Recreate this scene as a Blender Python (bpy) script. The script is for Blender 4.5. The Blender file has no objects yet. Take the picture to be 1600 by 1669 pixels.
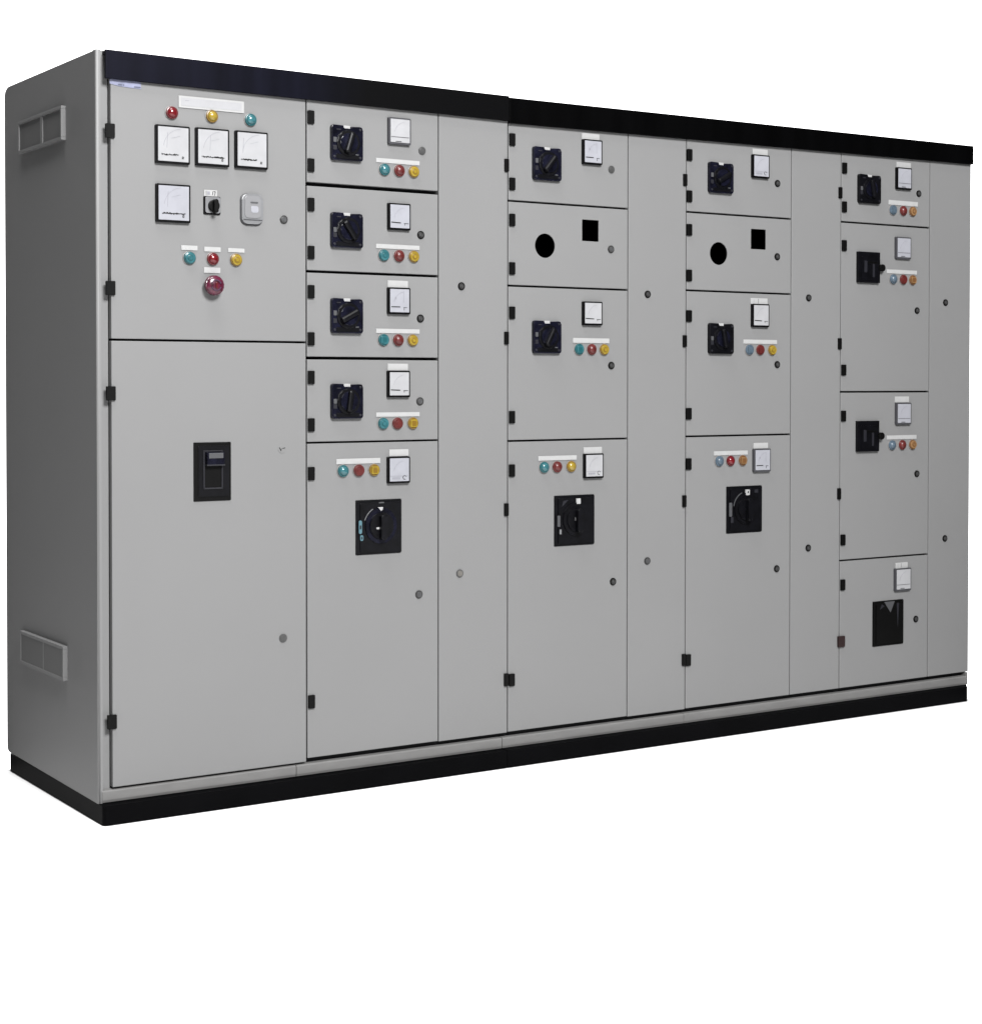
import bpy, bmesh, math, random
from mathutils import Vector, Matrix
random.seed(7)
sc = bpy.context.scene
COL = sc.collection
R = math.radians

# ------------------------------------------------------------------ materials
def mat(name, col, rough=.5, metal=0., spec=.5, coat=0., noise=0., nscale=3., bump=0., bscale=400., stretch=None, emis=None):
    if 'floor' not in name: col = tuple(c * .78 for c in col)
    m = bpy.data.materials.new(name); m.use_nodes = True
    nt = m.node_tree; b = nt.nodes['Principled BSDF']
    b.inputs['Base Color'].default_value = (*col, 1)
    b.inputs['Roughness'].default_value = rough
    b.inputs['Metallic'].default_value = metal
    b.inputs['Specular IOR Level'].default_value = spec
    b.inputs['Coat Weight'].default_value = coat
    b.inputs['Coat Roughness'].default_value = .08
    tc = nt.nodes.new('ShaderNodeNewGeometry')
    src = tc.outputs['Position']
    if stretch:
        mp = nt.nodes.new('ShaderNodeMapping'); mp.inputs['Scale'].default_value = stretch
        nt.links.new(src, mp.inputs['Vector']); src = mp.outputs['Vector']
    if noise:
        n = nt.nodes.new('ShaderNodeTexNoise'); n.inputs['Scale'].default_value = nscale; n.inputs['Detail'].default_value = 5
        nt.links.new(src, n.inputs['Vector'])
        r = nt.nodes.new('ShaderNodeMapRange')
        r.inputs['From Min'].default_value = .3; r.inputs['From Max'].default_value = .7
        r.inputs['To Min'].default_value = 1 - noise; r.inputs['To Max'].default_value = 1 + noise
        nt.links.new(n.outputs['Fac'], r.inputs['Value'])
        mx = nt.nodes.new('ShaderNodeVectorMath'); mx.operation = 'SCALE'
        mx.inputs[0].default_value = col
        nt.links.new(r.outputs['Result'], mx.inputs['Scale'])
        nt.links.new(mx.outputs['Vector'], b.inputs['Base Color'])
    if bump:
        n2 = nt.nodes.new('ShaderNodeTexNoise'); n2.inputs['Scale'].default_value = bscale
        nt.links.new(tc.outputs['Position'], n2.inputs['Vector'])
        bp = nt.nodes.new('ShaderNodeBump'); bp.inputs['Strength'].default_value = bump; bp.inputs['Distance'].default_value = .001
        nt.links.new(n2.outputs['Fac'], bp.inputs['Height']); nt.links.new(bp.outputs['Normal'], b.inputs['Normal'])
    return m

PAINT = mat('grey powder coat', (.172, .172, .1725), rough=.55, spec=.25, noise=.022, nscale=1.6, bump=.25, bscale=700)
SIDEP = PAINT
RAIL = mat('scuffed grey rail', (.15, .148, .146), rough=.6, spec=.2, noise=.09, nscale=9, stretch=(1, 1, 4))
FRAME = mat('shaded steel frame', (.012, .012, .013), rough=.7, spec=.1)
INSIDE = mat('dark cabinet interior', (.05, .05, .05), rough=.9, spec=.05)
FASCIA = mat('black glossy fascia', (.0009, .0009, .0010), rough=.4, spec=.03, noise=.35, nscale=9, stretch=(1.6, 1, .12))
FASCIA_SHEEN = mat('fascia with painted navy sheen', (.0032, .0033, .0070), rough=.4, spec=.05, noise=.38, nscale=9, stretch=(1.6, 1, .12))  # navy tone and streaks imitate a bluish reflection in the base colour
_nt = FASCIA_SHEEN.node_tree; _b = _nt.nodes['Principled BSDF']; _src = _b.inputs['Base Color'].links[0].from_socket
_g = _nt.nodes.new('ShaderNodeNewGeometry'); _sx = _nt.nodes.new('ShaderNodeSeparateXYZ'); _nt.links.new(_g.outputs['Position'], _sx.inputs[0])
_m = _nt.nodes.new('ShaderNodeMapRange'); _m.inputs['From Min'].default_value = .62; _m.inputs['From Max'].default_value = .86  # painted sheen fades to black along X
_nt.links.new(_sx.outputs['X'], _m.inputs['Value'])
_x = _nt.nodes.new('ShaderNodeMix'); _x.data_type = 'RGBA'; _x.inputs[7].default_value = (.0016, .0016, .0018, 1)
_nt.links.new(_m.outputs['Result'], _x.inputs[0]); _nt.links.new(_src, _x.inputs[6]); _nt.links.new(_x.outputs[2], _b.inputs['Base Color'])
PLINTH = mat('black plinth', (.0011, .0011, .0014), rough=.6, spec=.03, noise=.3, nscale=6)
BLACK = mat('black rubber hinge', (.0018, .0018, .0018), rough=.5, spec=.10)
BEZEL = mat('black meter bezel', (.0018, .0018, .0022), rough=.4, spec=.10)
BEZELG = mat('grey meter bezel', (.045, .045, .05), rough=.4, spec=.3)
NAVY = mat('dark navy moulding', (.0042, .0044, .0098), rough=.22, spec=.22, noise=.6, nscale=30)
NAVY2 = mat('near black moulding', (.0020, .0020, .0030), rough=.38, spec=.16, noise=.4, nscale=40)
DGREY = mat('dark grey plastic', (.014, .014, .018), rough=.4, spec=.3)
MGREY = mat('mid grey plastic', (.055, .056, .06), rough=.5, spec=.3)
LGREY = mat('light grey plastic', (.155, .157, .163), rough=.35, spec=.4)
WHITE = mat('white label', (.335, .335, .335), rough=.5, spec=.3, noise=.03, nscale=60)
FACE = mat('meter dial white', (.275, .278, .305), rough=.35, spec=.35, noise=.05, nscale=25)
FACE2 = mat('meter dial pale', (.305, .306, .316), rough=.35, spec=.35, noise=.05, nscale=25)
TAG = mat('lavender sticker', (.20, .21, .30), rough=.4, spec=.3, noise=.2, nscale=50)
TAGTX = mat('slate ink', (.05, .06, .10), rough=.6)
INK = mat('black ink', (.004, .004, .004), rough=.6, spec=.2)
INKG = mat('faint grey ink', (.20, .20, .225), rough=.6)
TEAL = mat('teal lens', (.030, .110, .125), rough=.2, spec=.5, noise=.25, nscale=60)
TEALD = mat('teal lens dark', (.010, .070, .080), rough=.3, spec=.5)
BLUEL = mat('slate blue lens', (.062, .088, .115), rough=.3, spec=.4, noise=.2, nscale=60)
RED = mat('red lens', (.115, .006, .009), rough=.2, spec=.5, noise=.25, nscale=60)
REDD = mat('red lens dark', (.075, .004, .006), rough=.3, spec=.5)
BRICK = mat('brick red lens', (.080, .012, .011), rough=.35, spec=.4, noise=.25, nscale=60)
YEL = mat('yellow lens', (.235, .165, .022), rough=.2, spec=.5, noise=.2, nscale=60)
YELD = mat('yellow lens dark', (.15, .085, .008), rough=.3, spec=.5)
AMB = mat('amber tan lens', (.19, .105, .045), rough=.35, spec=.4, noise=.25, nscale=60)
AMBD = mat('amber tan lens dark', (.12, .055, .02), rough=.35, spec=.4)
RING = mat('pale lamp bezel', (.19, .18, .175), rough=.4, spec=.4)
MAUVE = mat('dark crimson mushroom', (.068, .008, .022), rough=.25, spec=.5, noise=.5, nscale=70)
MAUVED = mat('plum collar', (.05, .02, .045), rough=.4, spec=.4)
LOCKD = mat('dark lock metal', (.013, .013, .013), rough=.35, spec=.5)
LOCKG = mat('grey lock metal', (.052, .052, .052), rough=.4, spec=.4)
LOCKT = mat('tan grey lock cap', (.125, .118, .108), rough=.5, spec=.3)
BROWN = mat('dark brown hinge', (.017, .008, .008), rough=.5, spec=.25)
CYANS = mat('pale cyan sticker', (.06, .13, .16), rough=.4)
COVER = mat('pale cover plastic', (.175, .175, .182), rough=.4, spec=.3)
VENT = mat('vent filter panel', (.130, .130, .130), rough=.7, spec=.15)  # darker than the paint: recess shade put into the panel colour
FLOORM = mat('white studio floor', (.70, .70, .70), rough=.9, spec=.0, noise=.01, nscale=2)

# ------------------------------------------------------------------ mesh builder  (x right, y away from viewer, z up)
class MB:
    def __init__(s): s.bm = bmesh.new(); s.mats = []
    def mi(s, m):
        if m not in s.mats: s.mats.append(m)
        return s.mats.index(m)
    def _fin(s, verts, m, bev, seg=2, ax=None):
        fs = {f for v in verts for f in v.link_faces}
        i = s.mi(m)
        for f in fs: f.material_index = i
        if bev:
            es = {e for v in verts for e in v.link_edges}
            r = bmesh.ops.bevel(s.bm, geom=list(es), offset=bev, segments=seg, profile=.6, affect='EDGES', clamp_overlap=True, material=-1)
    def box(s, cx, cz, w, h, y0, y1, m, bev=0, rot=0):
        """box centred on cx,cz in the panel plane, from depth y0 (front) to y1 (back)"""
        r = bmesh.ops.create_cube(s.bm, size=1)
        M = Matrix.Translation((cx, (y0 + y1) / 2, cz)) @ Matrix.Rotation(rot, 4, 'Y') @ Matrix.Diagonal((w, abs(y1 - y0), h, 1))
        bmesh.ops.transform(s.bm, matrix=M, verts=r['verts']); s._fin(r['verts'], m, bev)
    def prism(s, pts, y0, y1, m, bev=0, top=1.0):
        """closed outline pts [(x,z)] counter-clockwise, extruded in depth"""
        cx = sum(p[0] for p in pts) / len(pts); cz = sum(p[1] for p in pts) / len(pts)
        f = [s.bm.verts.new((cx + (x - cx) * top, y0, cz + (z - cz) * top)) for x, z in pts]
        b = [s.bm.verts.new((x, y1, z)) for x, z in pts]
        n = len(pts); i = s.mi(m); fs = [s.bm.faces.new(f), s.bm.faces.new(b[::-1])]
        for k in range(n): fs.append(s.bm.faces.new((f[k], b[k], b[(k + 1) % n], f[(k + 1) % n])))
        for q in fs: q.material_index = i
        if bev:
            es = [e for e in fs[0].edges]
            bmesh.ops.bevel(s.bm, geom=es, offset=bev, segments=2, profile=.6, affect='EDGES', clamp_overlap=True, material=-1)
    def rrect(s, cx, cz, w, h, r, y0, y1, m, bev=0, top=1.0, seg=5):
        pts = []
        for (sx, sz, a0) in ((1, -1, -90), (1, 1, 0), (-1, 1, 90), (-1, -1, 180)):
            for k in range(seg + 1):
                a = R(a0 + 90 * k / seg)
                pts.append((cx + sx * (w / 2 - r) + r * math.cos(a), cz + sz * (h / 2 - r) + r * math.sin(a)))
        s.prism(pts, y0, y1, m, bev, top)
    def disc(s, cx, cz, r, y0, y1, m, bev=0, n=28, top=1.0):
        s.prism([(cx + r * math.cos(2 * math.pi * k / n), cz + r * math.sin(2 * math.pi * k / n)) for k in range(n)], y0, y1, m, bev, top)
    def dome(s, cx, cz, r, y, hgt, m, n=28, rings=6):
        i = s.mi(m); prev = None
        for j in range(rings):
            a = math.pi / 2 * j / rings
            rr = r * math.cos(a); yy = y - hgt * math.sin(a)
            cur = [s.bm.verts.new((cx + rr * math.cos(2 * math.pi * k / n), yy, cz + rr * math.sin(2 * math.pi * k / n))) for k in range(n)]
            if prev:
                for k in range(n):
                    f = s.bm.faces.new((cur[k], prev[k], prev[(k + 1) % n], cur[(k + 1) % n])); f.material_index = i; f.smooth = True
            prev = cur
        t = s.bm.verts.new((cx, y - hgt, cz))
        for k in range(n):
            f = s.bm.faces.new((t, prev[k], prev[(k + 1) % n])); f.material_index = i; f.smooth = True
    def arc(s, cx, cz, r, a0, a1, w, y0, y1, m, n=14):
        o = []; q = []
        for k in range(n + 1):
            a = R(a0 + (a1 - a0) * k / n)
            o.append((cx + (r + w / 2) * math.cos(a), cz + (r + w / 2) * math.sin(a)))
            q.append((cx + (r - w / 2) * math.cos(a), cz + (r - w / 2) * math.sin(a)))
        s.prism(o + q[::-1], y0, y1, m)
    def mesh(s, name):
        bmesh.ops.recalc_face_normals(s.bm, faces=s.bm.faces[:])
        me = bpy.data.meshes.new(name); s.bm.to_mesh(me); s.bm.free()
        for m in s.mats: me.materials.append(m)
        return me

def put(name, me, loc, parent=None, label=None):
    """link a mesh at world loc, as a child of parent (parents are never rotated)"""
    o = bpy.data.objects.new(name, me); COL.objects.link(o)
    pw = Vector((0, 0, 0)); p = parent
    while p: pw += p.location; p = p.parent
    o.location = Vector(loc) - pw
    if parent: o.parent = parent
    if label: o['label'] = label
    return o

# ------------------------------------------------------------------ the switchboard root
board = bpy.data.objects.new('electrical_switchboard', None); COL.objects.link(board)
board.location = (1.8, .4, 0); board.empty_display_size = .3
board['label'] = 'long light grey steel electrical switchboard with black top fascia and many small doors'
board['category'] = 'switchboard'

D = .83; XS = -.006; XE = 3.6005; ZT = 2.134; ZB = .107

# ---- enclosure parts
def side_panel():
    m = MB(); bm = m.bm; i = m.mi(PAINT)
    # outline in the Y-Z plane with rounded back corners, folded forward edge
    pts = [(.006, .056), (.006, 2.204)]
    for k in range(7):
        a = R(90 - 90 * k / 6); pts.append((D - .045 + .045 * math.cos(a), 2.209 - .028 + .028 * math.sin(a)))
    for k in range(5):
        a = R(0 - 90 * k / 4); pts.append((D - .02 + .02 * math.cos(a), .062 + .02 + .02 * math.sin(a)))
    a_ = [bm.verts.new((XS, y, z)) for y, z in pts]; b_ = [bm.verts.new((XS + .012, y, z)) for y, z in pts]
    n = len(pts); bm.faces.new(a_); bm.faces.new(b_[::-1])
    for k in range(n): bm.faces.new((a_[k], b_[k], b_[(k + 1) % n], a_[(k + 1) % n]))
    me = m.mesh('side_panel'); return me
put('side_panel', side_panel(), (0, 0, 0), board)
# rounded front post of the left side
m = MB()
pr = []
for k in range(7):
    a = R(180 + 90 * k / 6); pr.append((XS + .007 + .007 * math.cos(a) - .0003, .0105 + .0075 * math.sin(a)))
pr += [(.0070, .003), (.0085, .020), (.0335, .020), (.0335, .03), (XS - .0003, .03)]
f = [m.bm.verts.new((x, y, .0565)) for x, y in pr]; b = [m.bm.verts.new((x, y, 2.2055)) for x, y in pr]
m.mi(PAINT); m.bm.faces.new(f); m.bm.faces.new(b[::-1])
for k in range(len(pr)):
    q = m.bm.faces.new((f[k], f[(k + 1) % len(pr)], b[(k + 1) % len(pr)], b[k]))
    q.smooth = k < 6
put('corner_post', m.mesh('corner_post'), (0, 0, 0), board)

m = MB(); m.box((XS + XE) / 2 + .006, 1.13, XE - XS - .03, 2.13, D - .02, D - .005, PAINT); put('back_panel', m.mesh('back_panel'), (0, 0, 0), board)
m = MB(); m.box((XS + XE) / 2 + .003, 2.187, XE - XS - .03, .012, .03, D - .022, PAINT); put('roof_panel', m.mesh('roof_panel'), (0, 0, 0), board)
m = MB(); m.box(XE - .006, 1.124, .010, 2.136, .024, D - .006, PAINT, .001); m.box(XE - .0075, .0825, .012, .049, .0012, .0235, RAIL, .001); put('side_panel', m.mesh('side_panel_b'), (0, 0, 0), board)
m = MB(); m.box(1.8, .066, 3.56, .014, .03, D - .03, INSIDE); m.box(1.8, 1.12, 3.55, 2.10, .40, .41, INSIDE); put('mounting_plate', m.mesh('mounting_plate'), (0, 0, 0), board)

CX = [.0335, .6569, 1.1279, 1.3939, 1.8895, 2.1465, 2.6427, 2.8923, 3.368, 3.6005]
seamsA = [1.3827]; seamsB = [1.8657, 1.5996, 1.3354, 1.0762]
seamsC = [1.8563, 1.5784, 1.0683]; seamsD = [1.8604, 1.5851, 1.0707]; seamsE = [1.8633, 1.2257, .5908]
m = MB()
for x in CX[1:-1]: m.box(x, 1.115, .03, 2.02, .024, .05, FRAME)
m.box(XE - .022, 1.115, .02, 2.02, .0235, .05, FRAME)
for (a, b_, ss) in ((0, 1, seamsA), (1, 2, seamsB), (3, 4, seamsC), (5, 6, seamsD), (7, 8, seamsE)):
    for z in ss: m.box((CX[a] + CX[b_]) / 2, z, CX[b_] - CX[a], .026, .0245, .049, FRAME)
m.box(1.813, .088, 3.552, .045, .0225, .05, FRAME); m.box(1.809, 2.142, 3.542, .06, .0222, .05, FRAME)
put('door_frame', m.mesh('door_frame'), (0, 0, 0), board)

# ---- fascia: two bolted lengths
def fascia(x0, x1, zb0, zb1, zt0, zt1, mt, endcap=0):
    m = MB(); m.prism([(x0, zb0), (x1, zb1), (x1, zt1), (x0, zt0)], -.014, -.003, mt, .0015)
    m.prism([(x0 + .002, zt0 - .011), (x1 - .002, zt1 - .011), (x1 - .002, zt1 - .001), (x0 + .002, zt0 - .001)], -.004, .05, mt)
    return m
put('top_fascia', fascia(.0165, 1.3900, 2.1235, 2.1145, 2.2045, 2.1955, FASCIA_SHEEN).mesh('top_fascia'), (0, 0, 0), board, 'black left length of the top fascia, navy sheen painted in')
put('top_fascia', fascia(1.3925, 3.598, 2.1080, 2.1240, 2.1912, 2.1968, FASCIA).mesh('top_fascia_b'), (0, 0, 0), board, 'pure black right length of the top fascia')

# ---- base rail in four lengths, plinth in two
def rail(x0, x1):
    m = MB(); i = m.mi(RAIL)
    pr = [(.0200, .0940), (.0030, .0925), (-.0010, .0890), (-.0010, .0660), (.0015, .0585), (.0200, .0575)]
    a = [m.bm.verts.new((x0, y, z)) for y, z in pr]; b = [m.bm.verts.new((x1, y, z)) for y, z in pr]
    m.bm.faces.new(a); m.bm.faces.new(b[::-1])
    for k in range(len(pr)):
        m.bm.faces.new((a[k], a[(k + 1) % len(pr)], b[(k + 1) % len(pr)], b[k]))
    return m.mesh('base_rail')
for x0, x1 in ((.004, .6195), (.6215, 1.3715), (1.3740, 2.1395), (2.1410, 3.5955)):
    put('base_rail', rail(x0, x1), (0, 0, 0), board)
def plinth(x0, x1, bl, br, w):
    m = MB(); rr = .014
    pts = []
    cs = [(x0, -.032, bl, 180), (x1, -.032, br, 270), (x1, D - .012, br, 0), (x0, D - .012, bl, 90)]
    for (x, y, bev, a0) in cs:
        if not bev: pts.append((x, y)); continue
        ox = rr if x == x0 else -rr; oy = rr if y < 0 else -rr
        for k in range(5):
            a = R(a0 + 90 * k / 4); pts.append((x + ox + rr * math.cos(a), y + oy + rr * math.sin(a)))
    f = [m.bm.verts.new((x, y, 0)) for x, y in pts]; b = [m.bm.verts.new((x, y, w)) for x, y in pts]
    m.mi(PLINTH); m.bm.faces.new(f); m.bm.faces.new(b[::-1]); n = len(pts)
    for k in range(n): m.bm.faces.new((f[k], f[(k + 1) % n], b[(k + 1) % n], b[k]))
    if br: m.box(x1 - .03, .039, .112, .0362, .0035, D - .03, PLINTH)
    return m.mesh('plinth')
put('plinth', plinth(XS + .002, 1.3715, True, False, .0560), (0, 0, 0), board)
put('plinth', plinth(1.3735, 3.568, False, True, .0573), (0, 0, 0), board)

# ---- ventilation hoods on the left side
def hood(zc, h, recessed):
    m = MB(); P = .014
    y0, y1 = .2555, .655; bm = m.bm
    def bx(ya, yb, za, zb, xa, xb, mt, bev=0):
        r = bmesh.ops.create_cube(bm, size=1)
        bmesh.ops.transform(bm, matrix=Matrix.Translation(((xa + xb) / 2, (ya + yb) / 2, (za + zb) / 2)) @ Matrix.Diagonal((abs(xb - xa), yb - ya, zb - za, 1)), verts=r['verts'])
        m._fin(r['verts'], mt, bev)
    t = .010
    za, zb = zc - h / 2, zc + h / 2; xo = XS - P
    bx(y0, y1, za, za + t, xo, XS + .001, PAINT, .0015); bx(y0, y1, zb - t, zb, xo, XS + .001, PAINT, .0015)
    bx(y0, y0 + t, za + t, zb - t, xo, XS + .001, PAINT, .001); bx(y1 - t, y1, za + t, zb - t, xo, XS + .001, PAINT, .001)
    ym = (y0 + y1) / 2 - .02; w = .010 if recessed else .004
    bx(ym - w, ym + w, za + t, zb - t, xo + .001, XS + .001, PAINT)
    dp = .004 if recessed else .0012
    bx(y0 + t, ym - w, za + t, zb - t, xo + dp, XS + .001, VENT); bx(ym + w, y1 - t, za + t, zb - t, xo + dp, XS + .001, VENT)
    return m.mesh('vent_hood')
put('vent_hood', hood(2.0275, .101, True), (0, 0, 0), board)
put('vent_hood', hood(.4245, .103, False), (0, 0, 0), board)

# ------------------------------------------------------------------ doors
def door(x0, x1, z0, z1, holes=(), name='door', label=None, gx=.0022, y=0., gz=.0032):
    xa, xb, za, zb = x0 + gx, x1 - gx, z0 + gz, z1 - gz
    cx, cz = (xa + xb) / 2, (za + zb) / 2
    m = MB(); m.box(0, 0, xb - xa, zb - za, 0, .021, PAINT, .0018)
    me = m.mesh(name)
    o = put(name, me, (cx, y, cz), board, label)
    if holes:
        h = MB(); h2 = MB()
        for kind, hx, hz, s1, s2 in holes:
            if kind == 'r': h2.rrect(hx - cx, hz - cz, s1 + .05, s2 + .05, .002, .0025, .06, INSIDE)
            else: h2.disc(hx - cx, hz - cz, s1 / 2 + .025, .0025, .06, INSIDE, n=32)
        for kind, hx, hz, s1, s2 in holes:
            if kind == 'r': h.rrect(hx - cx, hz - cz, s1, s2, .002, -.02, .05, PAINT)
            else: h.disc(hx - cx, hz - cz, s1 / 2, -.02, .05, PAINT, n=48)
        ho = bpy.data.objects.new('cutter', h.mesh('cutter')); COL.objects.link(ho); ho.location = (cx, y, cz)
        md = o.modifiers.new('cut', 'BOOLEAN'); md.object = ho; md.operation = 'DIFFERENCE'; md.solver = 'EXACT'
        h2o = bpy.data.objects.new('cutter', h2.mesh('cutter')); COL.objects.link(h2o); h2o.location = (cx, y, cz)
        m2 = o.modifiers.new('cut', 'BOOLEAN'); m2.object = h2o; m2.operation = 'DIFFERENCE'; m2.solver = 'EXACT'
        dg = bpy.context.evaluated_depsgraph_get(); dg.update()
        nm = bpy.data.meshes.new_from_object(o.evaluated_get(dg))
        o.modifiers.clear(); o.data = nm; bpy.data.objects.remove(ho); bpy.data.objects.remove(h2o)
    return o

# ---- small device meshes (origin at their centre on the door face, y < 0 toward the viewer)
def hinge_mesh(w=.0215, h=.0405, mt=BLACK):
    m = MB(); m.rrect(0, 0, w, h, .002, -.0065, .0015, mt, .0012)
    m.box(-w * .5 + .0025, 0, .005, h * .96, -.0080, -.0060, mt, .0008)
    return m.mesh('hinge')
HG = hinge_mesh(); HGW = hinge_mesh(.027); HGN = hinge_mesh(.0155, .0415); HBR = hinge_mesh(.034, .041, BROWN)
def lock_mesh(body, ins, ring=None):
    m = MB(); m.disc(0, 0, .0128, -.0035, .001, ring or body, .001)
    m.disc(0, 0, .0095, -.0048, -.003, body, .0008)
    m.disc(0, 0, .0062, -.0052, -.0046, ins); m.box(0, 0, .0022, .011, -.0062, -.005, body, 0, R(25))
    return m.mesh('lock')
LK_D = lock_mesh(LOCKD, LOCKG, BLACK); LK_G = lock_mesh(LOCKG, MGREY, LOCKD); LK_T = lock_mesh(LOCKT, LOCKT, LOCKG)
LK_S = lock_mesh(LOCKG, LOCKG); 
def scuff_mesh():
    m = MB(); m.disc(0, 0, .0125, -.0012, .001, PAINT, .0006)
    m.box(-.006, 0, .0022, .012, -.0022, -.001, INK, 0, R(-28)); m.box(.0065, .003, .008, .0018, -.0022, -.001, INK, 0, R(-12)); m.box(-.0005, .001, .007, .0012, -.002, -.001, LOCKG, 0, R(-40))
    return m.mesh('lock')
LK_X = scuff_mesh()

def lamp_mesh(c, cd, r=.0180, style=0):
    m = MB()
    m.disc(0, 0, r + .0016, -.003, .001, RING, .001)
    m.disc(0, 0, r, -.0085, -.002, cd, .0018, top=.94)
    if style == 0:
        m.dome(0, 0, r * .74, -.0083, .0085, c)
    elif style == 1:                                    # stepped square front
        m.rrect(0, 0, r * 1.25, r * 1.25, .003, -.012, -.008, c, .0012); m.rrect(0, 0, r * .8, r * .8, .002, -.0128, -.0118, cd)
    elif style == 2:                                    # flat lens with a raised ring
        m.disc(0, 0, r * .80, -.0115, -.008, c, .001); m.disc(0, 0, r * .45, -.013, -.011, cd, .0008); m.disc(0, 0, r * .3, -.0135, -.0128, c)
    return m.mesh('indicator_lamp')
L = {}
for k, (a, b_) in dict(teal=(TEAL, TEALD), red=(RED, REDD), yellow=(YEL, YELD), blue=(BLUEL, BLUEL), brick=(BRICK, BRICK), amber=(AMB, AMBD)).items():
    for s in (0, 1, 2): L[k, s] = lamp_mesh(a, b_, .0192, s)

def meter_mesh(w, h, big, seed, bez=BEZEL, face=FACE, tilt=0):
    rnd = random.Random(seed); m = MB(); bd = .0058 if big else .0055
    m.rrect(0, 0, w, h, .003, -.011, .001, bez, .0012)
    fw, fh = w - 2 * bd, h - 2 * bd
    m.rrect(.0008, .0008, fw, fh, .0015, -.0122, -.0105, face)
    y0, y1 = -.0128, -.0121
    if big:
        zb = -fh * .30
        x = -fw * .38; e = fw * (.16 if seed % 2 else .36)
        while x < e:                                    # broken printed text line
            l = rnd.uniform(.0015, .006); m.box(x + l / 2, zb + rnd.uniform(-.0012, .0012), l, rnd.uniform(.0014, .0052), y0, y1, INK); x += l * .85
        m.box(fw * .32, -fh * .37, .0055, .007, y0, y1, INK, 0, R(8)); m.box(fw * .32, -fh * .37, .0018, .0025, y0 - .0002, y1, face)
        m.arc(fw * .30, -fh * .12, fw * .62, 95, 172, .0008, y0, y1, INKG)
        m.box(-fw * .3 + .01 * (seed % 3), fh * .12, .0008, fh * .45, y0, y1, INKG, 0, R(3))
        m.box(fw * .08, fh * .22, fw * .3, .0007, y0, y1, INKG, 0, R(-16))
    else:
        zb = -fh * .26
        v = seed % 4
        if v == 0:
            m.box(0, zb, fw * .94, .0016, y0, y1, BEZELG); m.box(-fw * .08, -fh * .45, fw * .3, .002, y0, y1, INK)
        elif v == 1:
            m.box(-fw * .2, zb, fw * .5, .0030, y0, y1, INK, 0, R(2)); m.box(fw * .34, zb - .002, fw * .24, .0018, y0, y1, INK); m.box(fw * .26, zb - .005, .0015, .006, y0, y1, INK)
        elif v == 2:
            m.box(-fw * .2, zb, fw * .46, .0028, y0, y1, INK); m.box(fw * .30, zb - .0015, .012, .0015, y0, y1, INK); m.box(fw * .24, zb - .006, .0015, .009, y0, y1, INK)
            m.box(fw * .22, fh * .18, .0008, fh * .5, y0, y1, INKG); m.box(-fw * .2, fh * .12, .005, .007, y0, y1, INKG)
        else:
            m.box(0, zb, fw * .94, .0012, y0, y1, INKG)
            for j in range(4): m.box(-fw * .32 + j * .0075, zb - .007, .0055, .006, y0, y1, INKG)
            m.arc(fw * .28, -fh * .33, .006, 20, 300, .0016, y0, y1, INK, 10)
        m.arc(fw * .28, -fh * .16, fw * .58, 98, 168, .0006, y0, y1, INKG)
    return m.mesh('panel_meter')

def label_mesh(w, h, slit=0, tx=None):
    m = MB(); m.rrect(0, 0, w, h, .001, -.0024, .0008, WHITE, .0004)
    if slit:
        m.box(-w * .05, 0, .0012, h * .8, -.003, -.0023, BEZELG); m.box(-w * .32, 0, .001, h * .5, -.003, -.0023, INKG)
    return m.mesh('label_plate')

def rotary_mesh(v, w=.1095, h=.1085):
    """moulded rotary operator: dark plate notched at the top round a white tab, round dial and grip"""
    rnd = random.Random(v); m = MB(); c = .010; r = .008
    hw, hh = w / 2, h / 2; nw = .013
    pts = [(-hw + r, -hh), (hw - r, -hh), (hw - r * .3, -hh + r * .3), (hw, -hh + r), (hw, hh - r * 1.6), (hw - r * .5, hh - r * .4), (hw - r * 1.6, hh - .002),
           (nw + .002, hh - .003), (nw, hh - .012), (-nw, hh - .012), (-nw - .002, hh - .001), (-hw + r, hh), (-hw + r * .3, hh - r * .3), (-hw, hh - r), (-hw, -hh + r), (-hw + r * .3, -hh + r * .3)]
    m.prism(pts, -.013, .001, NAVY if v != 6 else NAVY2, .0022)
    m.box(0, hh - .0065, 2 * nw - .003, .012, -.009, .0005, WHITE, .0008)
    m.disc(.002, .0, .040, -.018, -.012, NAVY2, .003, n=36)
    m.disc(.002, .0, .030, -.0215, -.0175, NAVY, .002, n=36)
    m.box(.002, .0, .018, .066, -.034, -.020, NAVY2, .006, R((0, 18, -35, 62, 8, 40, -12, 28)[v % 8]))
    for sx, sz in ((-1, -1), (1, 1), (1, -1)):
        m.disc(sx * (hw - .010), sz * (hh - .011), .0040, -.0142, -.0128, DGREY, .0005, n=14)
    m.rrect(-hw + .011, .008 if v % 2 else .0, .011, .015, .002, -.0146, -.0128, MGREY, .0005); m.rrect(-hw + .011, -.016, .012, .014, .002, -.0142, -.0128, DGREY, .0005)
    if v % 2: m.rrect(hw - .022, -hh + .020, .011, .0035, .001, -.0146, -.0128, MGREY)  # grey strip imitating a glint on the moulding
    m.rrect(hw - .012, -hh + .011, .012, .003, .001, -.0144, -.0128, DGREY)  # second modelled glint, darker grey
    m.rrect(-hw + .024, hh - .014, .014, .0035, .001, -.0142, -.0128, DGREY)
    m.rrect(0, -hh + .012, w * .72, .014, .002, -.0145, -.0128, NAVY2, .0008)
    return m.mesh('rotary_handle')

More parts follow.
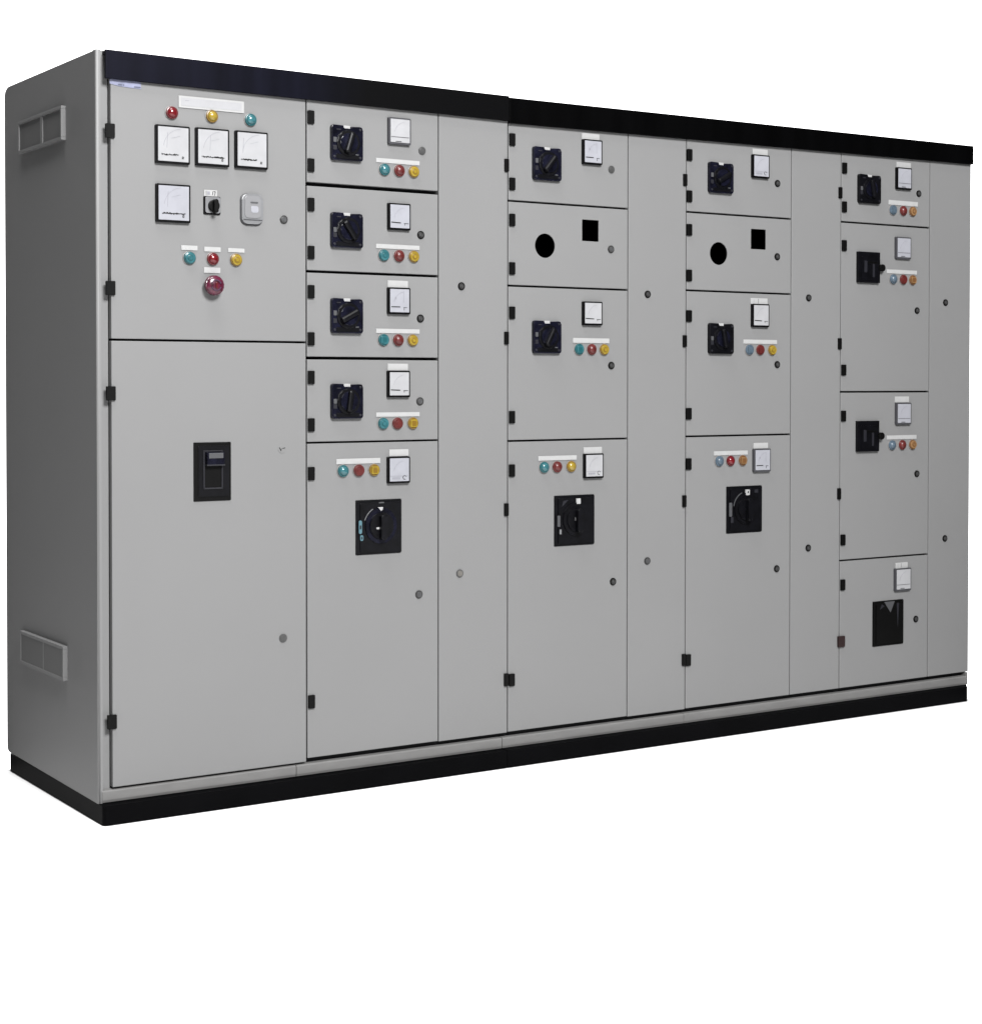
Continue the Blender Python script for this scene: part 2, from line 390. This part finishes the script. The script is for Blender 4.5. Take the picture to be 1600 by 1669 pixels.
def breaker_mesh(v, w=.162, h=.168):
    """large moulded case breaker front showing in a door cut-out"""
    bk = BLACK if v == 3 else NAVY2
    m = MB(); m.rrect(0, 0, w, h, .003, -.004, .012, bk, .0015)
    m.rrect(.004, 0, w - .018, h - .012, .004, -.0075, -.0035, bk, .0015)
    if v == 3:                                          # cut-out covered with a folded translucent sheet
        m.prism([(-.028, h / 2 - .002), (.028, h / 2 - .002), (.006, h / 2 - .044)], -.0095, -.007, MGREY, .0005)
        m.prism([(.040, h / 2 - .010), (.052, h / 2 - .010), (.046, -.020)], -.0090, -.007, DGREY, .0005)
        m.prism([(-.050, h / 2 - .03), (-.026, h / 2 - .018), (-.040, h / 2 - .010)], -.0090, -.007, DGREY)
        return m.mesh('circuit_breaker')
    m.disc(.004, .004, .056, -.012, -.007, NAVY if v == 0 else NAVY2, .003, n=44)
    m.disc(.004, .004, .042, -.017, -.0115, NAVY2, .003, n=40)
    m.rrect(.004, .000, .022, .080, .008, -.034, -.016, NAVY2, .004)
    if v == 0:
        m.prism([(-.008, h / 2 - .022), (.010, h / 2 - .022), (.008, h / 2 - .031), (.002, h / 2 - .034)], -.0130, -.007, WHITE, .0006)
        m.rrect(-.0105, -.003, .013, .006, .0025, -.0185, -.0165, WHITE, .0006)
        m.rrect(-w / 2 + .012, .002, .011, .042, .005, -.0095, -.007, CYANS, .001); m.rrect(-w / 2 + .012, .002, .006, .012, .002, -.0102, -.009, DGREY)
        m.rrect(-w / 2 + .017, -.032, .011, .018, .005, -.0095, -.007, CYANS, .001); m.rrect(-w / 2 + .017, -.032, .005, .009, .002, -.0102, -.009, DGREY)
        m.arc(.004, .004, .060, 118, 162, .0018, -.0092, -.007, LGREY)  # pale arc stands in for the highlight along the dial edge
        m.box(.006, h / 2 - .008, .018, .004, -.0092, -.007, MGREY)
    elif v == 1:
        m.rrect(.010, h / 2 - .019, .016, .018, .001, -.0130, -.007, WHITE, .0006)
        m.rrect(-.004, .005, .007, .011, .0008, -.0185, -.0165, WHITE, .0006)
        m.rrect(-w / 2 + .013, .000, .011, .037, .001, -.0095, -.007, MGREY, .0006)
        m.rrect(-w / 2 + .020, -.036, .007, .016, .001, -.0095, -.007, LGREY, .0006)
        m.prism([(-.056, h / 2 - .036), (-.030, h / 2 - .014), (-.050, h / 2 - .016)], -.0086, -.007, DGREY)
    else:
        m.rrect(.008, h / 2 - .021, .018, .020, .002, -.0130, -.007, WHITE, .0006); m.rrect(.009, h / 2 - .020, .005, .008, .001, -.0136, -.0125, DGREY)
        m.rrect(.001, .001, .016, .008, .001, -.0185, -.0165, LGREY, .0006); m.rrect(.001, .001, .008, .003, .001, -.019, -.018, DGREY)
        m.rrect(-w / 2 + .013, .002, .013, .050, .003, -.0095, -.007, MGREY, .001); m.rrect(-w / 2 + .020, -.035, .012, .022, .003, -.0095, -.007, DGREY, .001)
        m.arc(.004, .004, .060, 110, 170, .0030, -.0092, -.007, MGREY)  # dial-edge highlight modelled as a grey arc
        m.rrect(.052, h / 2 - .018, .016, .012, .002, -.0088, -.007, DGREY)
    return m.mesh('circuit_breaker')

def square_handle_mesh():
    m = MB(); m.rrect(0, 0, .1135, .116, .0012, -.012, .001, NAVY2, .0015)
    m.rrect(.0, -.004, .082, .088, .002, -.0145, -.0115, NAVY2, .0012)
    m.rrect(-.022, .002, .014, .044, .003, -.0165, -.014, DGREY, .0012); m.rrect(.012, .018, .052, .007, .002, -.0165, -.014, BLACK, .001)
    m.rrect(.020, -.012, .010, .05, .002, -.0160, -.014, DGREY, .0012)
    m.disc(.0655, .0, .0135, -.020, -.002, BLACK, .002, n=24); m.box(.056, 0, .014, .020, -.018, -.003, BLACK, .001)
    return m.mesh('rotary_handle')

def main_switch_mesh():
    m = MB(); m.rrect(0, 0, .1178, .172, .0015, -.003, .012, BLACK, .001)
    m.rrect(.003, .002, .098, .150, .002, -.0055, -.0025, NAVY2, .001)
    # raised rim round the toggle slot, and the toggle pushed up
    for (x, z, w, h) in ((-.029, .006, .004, .112), (.029, .006, .004, .112), (0, .061, .062, .004), (0, -.049, .062, .004)):
        m.box(x, z, w, h, -.0085, -.005, DGREY, .0008)
    m.box(.0, -.010, .052, .072, -.0062, -.005, BLACK)
    m.rrect(.003, .039, .054, .038, .002, -.022, -.005, NAVY, .002); m.box(.003, .048, .046, .016, -.0235, -.0215, MGREY, .001)
    m.box(.003, .020, .058, .004, -.0225, -.005, DGREY, .0008)
    return m.mesh('main_switch')

# ---- placement helpers
def P(name, me, x, z, d, label=None, y=0): return put(name, me, (x, y, z), d, label)
CNT = {'m': 0}
def meter(x, z, d, seed, lab=None, bez=BEZEL, face=FACE, w=.0800, h=.0835, slit=0, tone=None):
    P('panel_meter', meter_mesh(w, h, False, seed, bez, face), x, z, d, tone)
    if lab: P('label_plate', label_mesh(lab[2], lab[3], slit), lab[0], lab[1], d)
def strip(x, z, w, h, d): P('label_plate', label_mesh(w, h), x, z, d)
def lamps(pts, z, d, cols, styles=(0, 0, 0)):
    names = dict(teal='teal lens', red='red lens', yellow='yellow lens', blue='slate blue lens', brick='brick red lens', amber='tan amber lens')
    for x, c, s in zip(pts, cols, styles): P('indicator_lamp', L[c, s], x, z, d, names[c])
def hinges(pts, d, me=HG):
    for x, z in pts: P('hinge', me, x, z, d)

# ================================================================== column A : two big doors
dA1 = door(CX[0], CX[1], seamsA[0], ZT)
dA2 = door(CX[0], CX[1], .0965, seamsA[0], holes=[('r', .3456, .9972, .1195, .1737)])
hinges([(.0325, 1.9766), (.0325, 1.5294)], dA1, HGW); hinges([(.0325, 1.2293), (.0328, .2888)], dA2, HGW)
P('lock', LK_G, .5802, 1.7524, dA1); P('lock', LK_X, .5734, 1.059, dA2, 'painted over lock with a small black scratch'); P('lock', LK_S, .5763, .4856, dA2)
m = MB(); m.rrect(0, 0, .2075, .0345, .001, -.003, .001, WHITE, .0006); m.rrect(0, 0, .192, .023, .001, -.0036, -.0028, FACE2, .0004)
m.box(-.078, .004, .012, .0012, -.0040, -.0035, INKG)
P('name_plate', m.mesh('name_plate'), .3452, 2.0785, dA1)
m = MB(); m.prism([(-.047, -.004), (-.02, -.0085), (.02, -.0105), (.047, -.011), (.047, .014), (-.047, .014)], -.0018, .0005, TAG, .0003)
for k, (x, w) in enumerate(((-.016, .012), (-.006, .004), (.031, .010), (.041, .009))): m.box(x, -.0055 + (.001 if k < 2 else -.0015), w, .0036, -.0023, -.0016, TAGTX)
P('sticker', m.mesh('sticker'), .0795, 2.1145, dA1, 'pale lavender sticker tucked under the fascia')
for x, c in ((.2199, 'red'), (.3454, 'yellow'), (.4700, 'teal')):
    P('indicator_lamp', L[c, 0], x, 2.0432, dA1, c + ' lens')
for k, (x, z) in enumerate(((.2202, 1.9502), (.3448, 1.9516), (.4705, 1.9526), (.2214, 1.7804))):
    P('panel_meter', meter_mesh(.1055, .1105, True, k + 1, BEZEL, FACE2 if k < 3 else FACE), x, z, dA1)
# selector switch and its little plate reading 17
m = MB(); m.rrect(0, 0, .0415, .0185, .0006, -.0024, .001, WHITE, .0004)
for (x, z, w, h, r) in ((-.014, 0, .0012, .012, 0), (-.0065, 0, .0085, .0095, 0), (.0065, 0, .0016, .011, 0), (.0125, .005, .0065, .0018, 0), (.0140, -.001, .0018, .011, 12)):
    m.box(x, z, w, h, -.003, -.0022, INKG if w == .0085 else INK, 0, R(r))
P('label_plate', m.mesh('label_plate'), .3413, 1.8177, dA1)
m = MB(); m.rrect(0, 0, .0535, .0537, .004, -.004, .001, BEZEL, .001); m.rrect(.002, .0015, .0475, .0475, .006, -.0055, -.0035, LGREY, .0006)
m.disc(.003, -.001, .017, -.016, -.005, BLACK, .002, n=28); m.rrect(.003, -.003, .013, .040, .005, -.030, -.012, BLACK, .003)
P('selector_switch', m.mesh('selector_switch'), .3455, 1.7816, dA1)
m = MB(); m.rrect(0, 0, .0736, .0938, .020, -.004, .001, BEZELG, .001); m.rrect(0, .001, .0700, .0900, .019, -.011, -.003, LGREY, .003)
m.rrect(0, .007, .052, .066, .010, -.0128, -.0105, COVER, .0015); m.rrect(.006, .000, .024, .020, .006, -.0136, -.0125, FACE, .001); m.rrect(.004, .020, .024, .004, .001, -.0142, -.013, MGREY)
m.box(0, -.0315, .060, .0012, -.0135, -.0105, BEZELG)
P('relay_cover', m.mesh('relay_cover'), .4731, 1.7768, dA1, 'pale translucent rounded relay cover')
for x, z, w, h in ((.2743, 1.6542, .0505, .0138), (.3473, 1.6528, .0519, .0140), (.4238, 1.6531, .0527, .0122), (.3459, 1.5914, .0519, .0165)):
    P('label_plate', label_mesh(w, h), x, z, dA1)
lamps((.2741, .3474, .4222), 1.6246, dA1, ('teal', 'red', 'yellow'), (2, 0, 2))
m = MB(); m.disc(0, 0, .022, -.006, .001, MAUVED, .001); m.disc(0, 0, .013, -.020, -.005, MAUVED)
m.disc(0, 0, .030, -.028, -.018, MAUVE, .003, n=36, top=.97); m.dome(0, 0, .0275, -.0275, .010, MAUVE, 36, 6)
m.arc(0, 0, .015, 20, 160, .003, -.0385, -.034, MAUVED); m.arc(0, 0, .015, 200, 340, .003, -.0385, -.034, MAUVED); m.rrect(0, 0, .006, .018, .002, -.0405, -.036, REDD, .001)
P('emergency_stop', m.mesh('emergency_stop'), .3440, 1.5458, dA1)
P('main_switch', main_switch_mesh(), .3456, .9972, dA2)

# ================================================================== column B : four feeder doors and a tall one
zB = [ZT] + seamsB + [ZB]
gapsB = [.0022, .0050, .0030, .0035, .0020, .0022]
dB = []
for k in range(5):
    za, zb = zB[k + 1], zB[k]
    hol = [('r', .9079, .8087, .164, .171)] if k == 4 else ()
    d = door(CX[1], CX[2], za + (gapsB[k + 1] - .0022), zb - (gapsB[k] - .0022), holes=hol); dB.append(d)
hzB = [(2.0682, 1.9225), (1.8029, 1.6569), (1.5374, 1.3938), (1.2761, 1.1311), (.9822, .2829)]
for d, hz in zip(dB, hzB): hinges([(.6712, z) for z in hz], d)
rz = [1.9976, 1.7296, 1.4662, 1.2029]
mz = [2.0489, 1.7811, 1.5169, 1.2558]
lz = [1.9262, 1.6586, 1.3940, 1.1318]
lx = [(.9283, .9816, 1.0345), (.9257, .9805, 1.0345), (.9246, .9775, 1.0304), (.9235, .9749, 1.0309)]
lk = [(1.066, 1.995, LK_S), (1.0614, 1.7284, LK_D), (1.0599, 1.4637, LK_D), (1.0584, 1.201, LK_G)]
sty = [(0, 0, 2), (2, 0, 2), (1, 0, 2), (2, 2, 1)]
for k in range(4):
    d = dB[k]
    P('rotary_handle', rotary_mesh(k + 1), .7925, rz[k], d)
    meter(.9795 - .001 * k, mz[k], d, (4, 1, 2, 5)[k], None if k < 2 else (.977, mz[k] + .0535, .073, .0215), BEZELG if k == 0 else BEZEL, FACE2 if k in (0, 3) else FACE)
    strip(.9775, lz[k] + .0283, .1575, .0138, d)
    lamps(lx[k], lz[k], d, ('teal', 'brick', 'yellow'), sty[k])
    P('lock', lk[k][2], lk[k][0], lk[k][1], d)
d = dB[4]
strip(.8361, 1.0165, .1545, .0165, d); lamps((.7809, .8363, .8907), .9872, d, ('teal', 'brick', 'yellow'), (0, 2, 1))
meter(.9765, .9853, d, 7, (.981, 1.0394, .0693, .0215), BEZEL, FACE)
P('circuit_breaker', breaker_mesh(0), .9079, .8087, d); P('lock', LK_G, 1.0548, .5867, d)

# cable compartment doors
kB = door(CX[2], CX[3], ZB - .002, ZT, gx=.0016, name='cable_door')
kC = door(CX[4], CX[5], ZB - .002, ZT, gx=.0016, name='cable_door')
kD = door(CX[6], CX[7], ZB, ZT, gx=.0014, name='cable_door')
kE = door(CX[8], CX[9], ZB, ZT, gx=.0014, name='cable_door')
hz = (1.971, 1.4063, .8435, .2836)
hinges([(1.3865, z) for z in hz], kB, HGN); hinges([(2.1380, z) for z in hz], kC, HGN); hinges([(2.8855, z) for z in hz[:3]], kD, HGN)
P('hinge', HBR, 2.8990, .2866, kD, 'dark brown hinge spanning the seam', -.001)
P('lock', LK_D, 1.2135, 1.5708, kB); P('lock', LK_T, 1.2077, .6444, kB, 'tan grey capped lock')
P('lock', LK_D, 1.9738, 1.566, kC); P('lock', LK_G, 1.975, .6419, kC)
P('lock', LK_D, 2.7285, 1.5738, kD); P('lock', LK_D, 2.7313, .6476, kD)
P('lock', LK_D, 3.4564, 1.5749, kE); P('lock', LK_D, 3.4601, .6476, kE)

# ================================================================== columns C and D
def four_doors(a, b, seams, hx, holes, bcut, gl=.0022):
    zz = [ZT] + seams + [ZB]; out = []
    for k in range(4):
        h = holes if k == 1 else ([bcut] if k == 3 else ())
        out.append(door(CX[a], CX[b], zz[k + 1], zz[k], holes=h, gx=gl))
    return out
dC = four_doors(3, 4, seamsC, 0, [('c', 1.5422, 1.7152, .081, 0), ('r', 1.7289, 1.7743, .0695, .0725)], ('r', 1.6628, .7968, .166, .170))
for d, zz in zip(dC, ((2.0565, 1.9117), (1.7937, 1.635), (1.4896, 1.147), (.9713, .281))): hinges([(1.4085, z) for z in zz], d)
P('rotary_handle', rotary_mesh(5, .112, .1105), 1.5446, 1.9858, dC[0]); meter(1.7306, 2.0381, dC[0], 6, (1.7279, 2.0900, .073, .0215), BEZEL, FACE)
P('lock', LK_S, 1.8161, 1.986, dC[0]); P('lock', LK_G, 1.8147, 1.7148, dC[1])
P('rotary_handle', rotary_mesh(7, .112, .1090), 1.5451, 1.4118, dC[2]); meter(1.7324, 1.4942, dC[2], 9, None, BEZEL, FACE2, h=.080)
strip(1.7320, 1.4025, .1520, .0165, dC[2]); lamps((1.6802, 1.7325, 1.7853), 1.3728, dC[2], ('teal', 'brick', 'yellow'), (1, 0, 2)); P('lock', LK_D, 1.8173, 1.3187, dC[2])
strip(1.5933, 1.0084, .1569, .0152, dC[3]); lamps((1.5373, 1.5903, 1.6479), .9785, dC[3], ('teal', 'brick', 'yellow'), (0, 0, 0))
meter(1.7384, .9785, dC[3], 11, (1.7393, 1.0311, .0759, .0215), BEZEL, FACE2); P('circuit_breaker', breaker_mesh(1, .164, .167), 1.6628, .7968, dC[3]); P('lock', LK_D, 1.8265, .5791, dC[3])

dD = four_doors(5, 6, seamsD, 0, [('c', 2.295, 1.72, .081, 0), ('r', 2.4824, 1.7791, .0715, .0730)], ('r', 2.4173, .8035, .168, .169))
for d, zz in zip(dD, ((2.0599, 1.9152), (1.7974, 1.6375), (1.4948, 1.151), (.9739, .2813))): hinges([(2.1575, z) for z in zz], d)
P('rotary_handle', rotary_mesh(3, .111, .1090), 2.2977, 1.988, dD[0]); meter(2.485, 2.0409, dD[0], 3, (2.4872, 2.0940, .0718, .0207), BEZEL, FACE)
P('lock', LK_D, 2.5722, 1.9861, dD[0]); P('lock', LK_D, 2.5724, 1.7196, dD[1])
P('rotary_handle', rotary_mesh(6, .1125, .1093), 2.3006, 1.4175, dD[2]); meter(2.4862, 1.5032, dD[2], 13, (2.4851, 1.5554, .0800, .0215), BEZEL, FACE2, slit=1)
strip(2.4915, 1.4085, .1610, .0150, dD[2]); lamps((2.4382, 2.4894, 2.5473), 1.3792, dD[2], ('blue', 'brick', 'yellow'), (1, 1, 2)); P('lock', LK_D, 2.5744, 1.3264, dD[2])
strip(2.3538, 1.0085, .1580, .0150, dD[3]); lamps((2.2979, 2.3501, 2.4082), .9805, dD[3], ('blue', 'red', 'amber'), (0, 0, 1))
meter(2.4959, .9792, dD[3], 2, (2.4953, 1.0320, .0693, .0205), BEZELG, FACE); P('circuit_breaker', breaker_mesh(2, .166, .1655), 2.4173, .8035, dD[3]); P('lock', LK_D, 2.5754, .5798, dD[3])

# ================================================================== column E
zz = [ZT] + seamsE + [ZB]
dE = [door(CX[7], CX[8], zz[k + 1], zz[k], holes=([('r', 3.1483, .338, .165, .173)] if k == 3 else ())) for k in range(4)]
for d, q in zip(dE, ((2.0643, 1.9193), (1.7745, 1.3079), (1.1351, .6691), (.4997,))): hinges([(2.9065, z) for z in q], d)
P('rotary_handle', rotary_mesh(6, .114, .1090), 3.0320, 1.9931, dE[0]); meter(3.2157, 2.0442, dE[0], 8, (3.2200, 2.0965, .0770, .0220))
P('lock', LK_D, 3.304, 1.9925, dE[0]); strip(3.2195, 1.9505, .158, .0175, dE[0]); lamps((3.162, 3.2175, 3.2687), 1.9215, dE[0], ('blue', 'brick', 'amber'), (1, 0, 2))
SH = square_handle_mesh()
for k, z in ((1, 1.6971), (2, 1.0576)): P('rotary_handle', SH, 3.0290, z, dE[k])
meter(3.214, 1.7779, dE[1], 12, None, BEZELG); strip(3.2140, 1.6865, .1620, .0150, dE[1]); lamps((3.1655, 3.2194, 3.2707), 1.6573, dE[1], ('blue', 'brick', 'amber'), (0, 2, 1)); P('lock', LK_D, 3.298, 1.5397, dE[1])
meter(3.2196, 1.1414, dE[2], 16, (3.2176, 1.1960, .075, .0230), BEZELG); strip(3.2176, 1.0503, .1600, .0155, dE[2]); lamps((3.1635, 3.2185, 3.2746), 1.0209, dE[2], ('blue', 'brick', 'amber'), (0, 0, 2)); P('lock', LK_D, 3.3015, .9069, dE[2])
meter(3.2206, .5015, dE[3], 20, (3.2202, .5556, .0655, .0216), BEZELG, FACE2, w=.085, h=.0865, slit=1); P('circuit_breaker', breaker_mesh(3, .162, .1695), 3.1483, .338, dE[3], 'dark breaker window under a creased grey sheet'); P('lock', LK_D, 3.2999, .3415, dE[3])

# ------------------------------------------------------------------ floor
m = MB(); bm = m.bm; m.mi(FLOORM)
v = [bm.verts.new(p) for p in ((-4.5, -8, 0), (3.605, -8, 0), (3.605, .84, 0), (-4.5, .84, 0))]; bm.faces.new(v)
fl = put('floor', m.mesh('floor'), (0, 0, -.002)); fl['kind'] = 'structure'; fl['label'] = 'plain white studio floor under the switchboard'

# ------------------------------------------------------------------ light
W = bpy.data.worlds.new('World'); sc.world = W; W.use_nodes = True
nt = W.node_tree; bg = nt.nodes['Background']
tc = nt.nodes.new('ShaderNodeTexCoord')
dp = nt.nodes.new('ShaderNodeVectorMath'); dp.operation = 'DOT_PRODUCT'; dp.inputs[1].default_value = (math.sin(R(36)), math.cos(R(36)), 0)
nt.links.new(tc.outputs['Generated'], dp.inputs[0])
mr = nt.nodes.new('ShaderNodeMapRange'); mr.interpolation_type = 'SMOOTHSTEP'
mr.inputs['From Min'].default_value = .64; mr.inputs['From Max'].default_value = .84
mr.inputs['To Min'].default_value = .05; mr.inputs['To Max'].default_value = 3.0
nt.links.new(dp.outputs['Value'], mr.inputs['Value'])
bg.inputs['Color'].default_value = (1, 1, 1, 1); nt.links.new(mr.outputs['Result'], bg.inputs['Strength'])

def area(name, loc, target, size, power, col=(1, 1, 1)):
    l = bpy.data.lights.new(name, 'AREA'); l.shape = 'RECTANGLE'; l.size = size[0]; l.size_y = size[1]; l.energy = power; l.color = col
    o = bpy.data.objects.new(name, l); COL.objects.link(o); o.location = loc
    o.rotation_euler = (Vector(target) - Vector(loc)).to_track_quat('-Z', 'Y').to_euler(); return o
area('key_softbox', (.1, -6.8, 5.7), (1.3, 0, 1.0), (2.4, 2.0), 1680)
area('added_overhead_fill', (-.55, -.7, 6.5), (-.55, -.7, 0), (2.0, 3.0), 470)  # unseen fill, added to whiten the floor beside the left panel

# ------------------------------------------------------------------ camera (solved from the photograph)
cd = bpy.data.cameras.new('camera'); cam = bpy.data.objects.new('camera', cd); COL.objects.link(cam); sc.camera = cam
r_ = Vector((.837083, -.547075, .000764)); u_ = Vector((.009415, .015802, .999831)); f_ = Vector((.546995, .836934, -.018378))
M = Matrix((( r_.x, u_.x, -f_.x, -1.77732), (r_.y, u_.y, -f_.y, -4.75200), (r_.z, u_.z, -f_.z, 1.26464), (0, 0, 0, 1)))
cam.matrix_world = M
cd.sensor_fit = 'HORIZONTAL'; cd.sensor_width = 36; cd.lens = 2839.05 / 1600 * 36
cd.shift_x = 0; cd.shift_y = -(834.5 - 673.5) / 1600
cd.clip_end = 300

sc.render.engine = 'CYCLES'
sc.view_settings.view_transform = 'Standard'; sc.view_settings.look = 'None'; sc.view_settings.exposure = 0; sc.view_settings.gamma = 1
